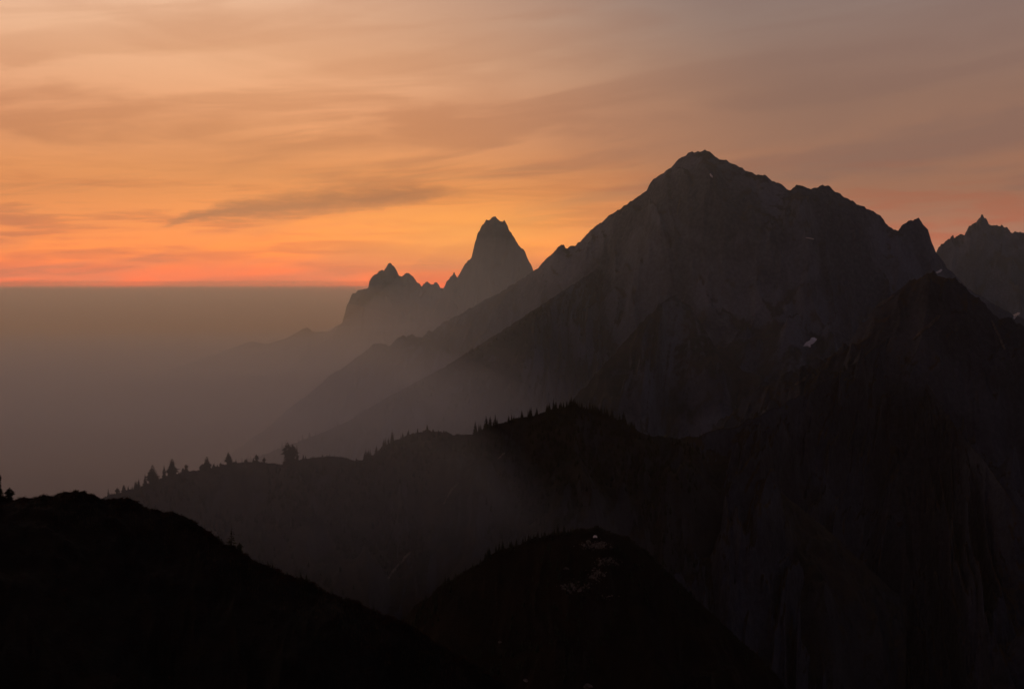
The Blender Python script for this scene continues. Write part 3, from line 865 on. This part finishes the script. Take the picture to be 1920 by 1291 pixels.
def grass(name, rg, n, pxr, dr, h, label, seed):
    g = np.random.default_rng(seed)
    V, Fc = [], []
    for k in range(n):
        px = g.uniform(*pxr)
        if fbm(np.array([px / 30.0]), np.array([seed * 1.0]), 2, seed)[0] < -0.1: continue
        p = rg.at(px, g.uniform(*dr))
        hh = h * g.uniform(0.4, 1.3)
        a = g.random() * 6.28
        ln = np.array([math.cos(a), math.sin(a), 0]) * hh * g.uniform(0.1, 0.5)
        w = np.array([math.sin(a), math.cos(a), 0]) * 0.018
        i = len(V)
        V += [p - w, p + w, p + ln * 0.4 + np.array([0, 0, hh * 0.6]) + w * 0.7, p + ln * 0.4 + np.array([0, 0, hh * 0.6]) - w * 0.7, p + ln + np.array([0, 0, hh])]
        Fc += [(i, i + 1, i + 2), (i, i + 2, i + 3), (i + 3, i + 2, i + 4)]
    tag(mesh_obj(name, np.array(V), np.array(Fc), MAT['grass']), label, kind='stuff')


grass('dry_grass', NS, 6000, (-20, 900), (-3, 12), 0.7, 'dry grass along the edge of the near black slope', 601)


# ================================================================== snow, scree
def patch(name, poly, mat, label, cat=None, kind=None, lift=1.5, step=1.0, group=None, names=None):
    P = np.array(poly, float)
    x0, y0 = P.min(0); x1, y1 = P.max(0)
    xs = np.arange(x0, x1 + step, step); ys = np.arange(y0, y1 + step, step)
    def inside(x, y):
        c = False
        for (ax, ay), (bx, by) in zip(P, np.roll(P, -1, 0)):
            if (ay > y) != (by > y) and x < (bx - ax) * (y - ay) / (by - ay) + ax: c = not c
        return c
    idx = {}
    V = []; Fc = []
    for i, y in enumerate(ys):
        for j, x in enumerate(xs):
            if inside(x, y):
                h = first_hit(x, y, names)
                if h is None: continue
                idx[i, j] = len(V)
                q = h[0] + h[1] * lift * (1 if h[1].z > 0 else -1)
                V.append(q[:])
    for (i, j), a in idx.items():
        q = [idx.get((i, j + 1)), idx.get((i + 1, j + 1)), idx.get((i + 1, j))]
        if None in q: continue
        d = [V[t][1] for t in [a] + q]
        if max(d) - min(d) > 60: continue
        if kind == 'stuff' and random.random() < 0.5: continue
        Fc.append([a] + q)
    if not Fc: return None
    o = mesh_obj(name, np.array(V), np.array(Fc), mat)
    md = o.modifiers.new('thickness', 'SOLIDIFY'); md.thickness = 2.0 * lift; md.offset = 0
    tag(o, label, cat, group, kind)
    return o


BIG = ['great_mountain', 'buttress', 'right_shoulder', 'right_peak', 'wooded_spur', 'forested_ridge', 'meadow_ridge']
patch('snow_patch', [(1505, 649), (1511, 641), (1518, 638), (1520, 634), (1527, 633), (1533, 637), (1527, 643), (1520, 647), (1519, 652), (1513, 649), (1507, 650)], MAT['snow'],
      'bright ragged snow patch in the bowl below the great mountain', 'snow', names=BIG)
patch('snow_patch', [(1899, 597), (1901, 590), (1908, 586), (1913, 585), (1912, 590), (1905, 595), (1902, 599)], MAT['snow'],
      'small dim snow patch at the right edge behind the shoulder', 'snow', names=BIG)
patch('snow_patch', [(1330, 326), (1332, 326), (1336, 332), (1335, 334), (1332, 331)], MAT['snow'],
      'tiny snow fleck just under the summit of the great mountain', 'snow', step=0.6, names=BIG)
patch('snow_patch', [(1752, 511), (1758, 508), (1764, 504), (1766, 507), (1762, 511), (1756, 513)], MAT['snow'],
      'small pale snow patch just behind the top of the right shoulder', 'snow', step=0.7, names=BIG)
patch('snow_patch', [(1511, 445), (1517, 445.5), (1525, 448), (1525, 449.6), (1517, 447.6), (1511, 446.6)], MAT['snow'],
      'thin snow line high on the right face of the great mountain', 'snow', step=0.5, names=BIG)
for poly, lab in [
    ([(1765, 588), (1758, 600), (1745, 612), (1730, 625), (1715, 638), (1711, 636), (1728, 618), (1743, 604), (1755, 592)], 'pale scree chute on the left side of the right shoulder'),
    ([(1680, 552), (1672, 562), (1655, 572), (1640, 578), (1645, 570), (1660, 560)], 'pale scree apron on the upper left edge of the right shoulder'),
    ([(1860, 600), (1868, 615), (1876, 630), (1885, 655), (1882, 655), (1872, 635), (1864, 618), (1857, 602)], 'narrow pale scree gully on the right of the shoulder'),
    ([(1279, 368), (1276, 380), (1272, 395), (1271, 405), (1268, 405), (1270, 390), (1274, 374)], 'thin pale scree gully below the summit on the left'),
    ([(1520, 700), (1510, 712), (1495, 722), (1488, 722), (1500, 712), (1512, 702)], 'short pale scree strip below the bright snow patch'),
    ([(860, 905), (850, 920), (838, 936), (832, 946), (830, 944), (842, 924), (854, 906)], 'thin pale gravel chute on the face of the middle ridge'),
    ([(770, 1035), (750, 1060), (728, 1085), (725, 1083), (745, 1058), (766, 1034)], 'faint long gravel chute low on the middle ridge'),
    ([(948, 848), (940, 856), (934, 862), (932, 860), (941, 850)], 'short pale gravel streak below the saddle of the middle ridge'),
]:
    patch('scree', poly, MAT['scree'], lab, kind='stuff', lift=1.0, step=0.7, names=BIG)

# ================================================================== boulders on the knoll
def boulder_mesh(seed, sub=2):
    import bmesh
    bm = bmesh.new()
    bmesh.ops.create_icosphere(bm, subdivisions=sub, radius=1.0)
    g = np.random.default_rng(seed)
    planes = []
    for k in range(9):
        n = g.normal(0, 1, 3); n /= np.linalg.norm(n); planes.append((Vector(n), g.uniform(0.55, 0.85)))
    for v in bm.verts:
        for n, d in planes:
            e = v.co.dot(n) - d
            if e > 0: v.co -= n * e
        v.co.z *= 0.7
        v.co += Vector(g.normal(0, 0.02, 3))
    me = bpy.data.meshes.new('boulder'); bm.to_mesh(me); bm.free()
    me.materials.append(MAT['granite'])
    return me


BM = [boulder_mesh(700 + k) for k in range(6)]
SM = [boulder_mesh(720 + k, 1) for k in range(4)]
zones = [  # px, py centre, spread x, spread y, boulders, size in m, rubble count, label, group
    (1118, 1022, 26, 7, 40, (0.45, 1.2), 160, 'pale boulder in the rock patch just below the tent', 'boulders below the tent'),
    (1140, 1052, 22, 7, 20, (0.4, 1.0), 90, 'pale boulder in the middle band of the knoll rocks', 'boulders in the middle band'),
    (1120, 1077, 12, 12, 20, (0.4, 1.1), 90, 'pale boulder in the narrow neck of the knoll rocks', 'boulders in the narrow neck'),
    (1075, 1102, 24, 11, 26, (0.5, 1.3), 110, 'brownish boulder in the lowest rock patch of the knoll', 'boulders in the lowest patch'),
    (1140, 1118, 12, 4, 4, (0.3, 0.8), 14, 'tiny pale stone under the narrow neck of rocks', 'stones under the neck'),
]
rub_v, rub_f = [], []
for (cx, cy, sx, sy, n, sz, nr_, lab, grp) in zones:
    for k in range(n + nr_):
        px = random.gauss(cx, sx * 0.55); py = random.gauss(cy, sy * 0.6)
        h = KN.hit(px, py)
        if h[0] is None: continue
        p = h[0]
        if k < n:
            s = random.uniform(*sz)
            o = bpy.data.objects.new('boulder', random.choice(BM)); COL.objects.link(o)
            o.location = p + Vector((0, 0, s * 0.2)); o.scale = (s * random.uniform(0.8, 1.4), s * random.uniform(0.8, 1.2), s)
            o.rotation_euler = (random.gauss(0, 0.25), random.gauss(0, 0.25), random.random() * 6.28)
            tag(o, lab, 'boulder', grp)
        else:
            s = random.uniform(0.15, 0.5)
            me = random.choice(SM)
            b0 = len(rub_v)
            a = random.random() * 6.28; ca, sa = math.cos(a), math.sin(a)
            for v in me.vertices:
                rub_v.append((p.x + s * (v.co.x * ca - v.co.y * sa), p.y + s * (v.co.x * sa + v.co.y * ca), p.z + s * (v.co.z + 0.2)))
            for f in me.polygons: rub_f.append([b0 + i for i in f.vertices])
tag(mesh_obj('rubble', np.array(rub_v), np.array(rub_f), MAT['granite']), 'small pale rubble between the knoll boulders', kind='stuff')
for (px, py, s, lab) in [(1103, 1287, 2.6, 'pale rounded boulder cut by the bottom edge of the picture'), (1062, 1066, 1.5, 'dim boulder left of the narrow neck of rocks'),
                         (938, 1203, 1.2, 'dim brown boulder low on the left of the knoll'), (985, 1275, 1.3, 'dim brown boulder near the bottom edge left of the pale one')]:
    h = KN.hit(px, py)
    if h[0] is not None:
        o = bpy.data.objects.new('boulder', random.choice(BM)); COL.objects.link(o)
        o.location = h[0] + Vector((0, 0, s * 0.1)); o.scale = (s * 1.5, s, s * 0.8); o.rotation_euler = (0.1, 0.1, random.random() * 6)
        tag(o, lab, 'boulder')


# ================================================================== dome tent on the knoll
def dome_tent(pos, w):
    e = bpy.data.objects.new('dome_tent', None); e.location = pos; COL.objects.link(e)
    n, m = 20, 8
    def dome(rx, ry, rz, a0, a1, nn):
        V = []; Fc = []
        for j in range(m + 1):
            t = j / m * math.pi / 2
            for i in range(nn + 1):
                a = a0 + (a1 - a0) * i / nn
                sq = (abs(math.cos(a)) ** 2.6 + abs(math.sin(a)) ** 2.6) ** (-1 / 2.6)
                V.append((rx * sq * math.cos(a) * math.cos(t) ** 0.8, ry * sq * math.sin(a) * math.cos(t) ** 0.8, rz * math.sin(t)))
        for j in range(m):
            for i in range(nn):
                q = j * (nn + 1) + i
                Fc.append((q, q + 1, q + nn + 2, q + nn + 1))
        return np.array(V), np.array(Fc)
    v, f = dome(w / 2, w * 0.42, w * 0.52, 0, 2 * math.pi, 24)
    mesh_obj('fly_sheet', v, f, MAT['tent'], e, smooth=True)
    v, f = dome(w / 2 * 1.012, w * 0.42 * 1.012, w * 0.40, math.radians(245), math.radians(295), 8)
    mesh_obj('door', v, f, MAT['tent_dark'], e, smooth=True)
    for sgn in (1, -1):
        V, Fc = [], []
        for k in range(17):
            t = k / 16 * math.pi
            c = np.array([math.cos(t) * w * 0.44, sgn * math.cos(t) * w * 0.37, math.sin(t) * w * 0.53])
            for q in range(4):
                a = q * math.pi / 2
                V.append(c + 0.02 * np.array([math.cos(a), math.sin(a), math.sin(a)]))
        for k in range(16):
            for q in range(4):
                Fc.append((k * 4 + q, k * 4 + (q + 1) % 4, k * 4 + 4 + (q + 1) % 4, k * 4 + 4 + q))
        mesh_obj('pole', np.array(V), np.array(Fc), MAT['pole'], e)
    tag(e, 'small white dome tent on top of the rocky knoll', 'tent')


h = KN.hit(1116, 1006.5)
dome_tent(h[0] + Vector((0, 0, -0.15)), 2.4)
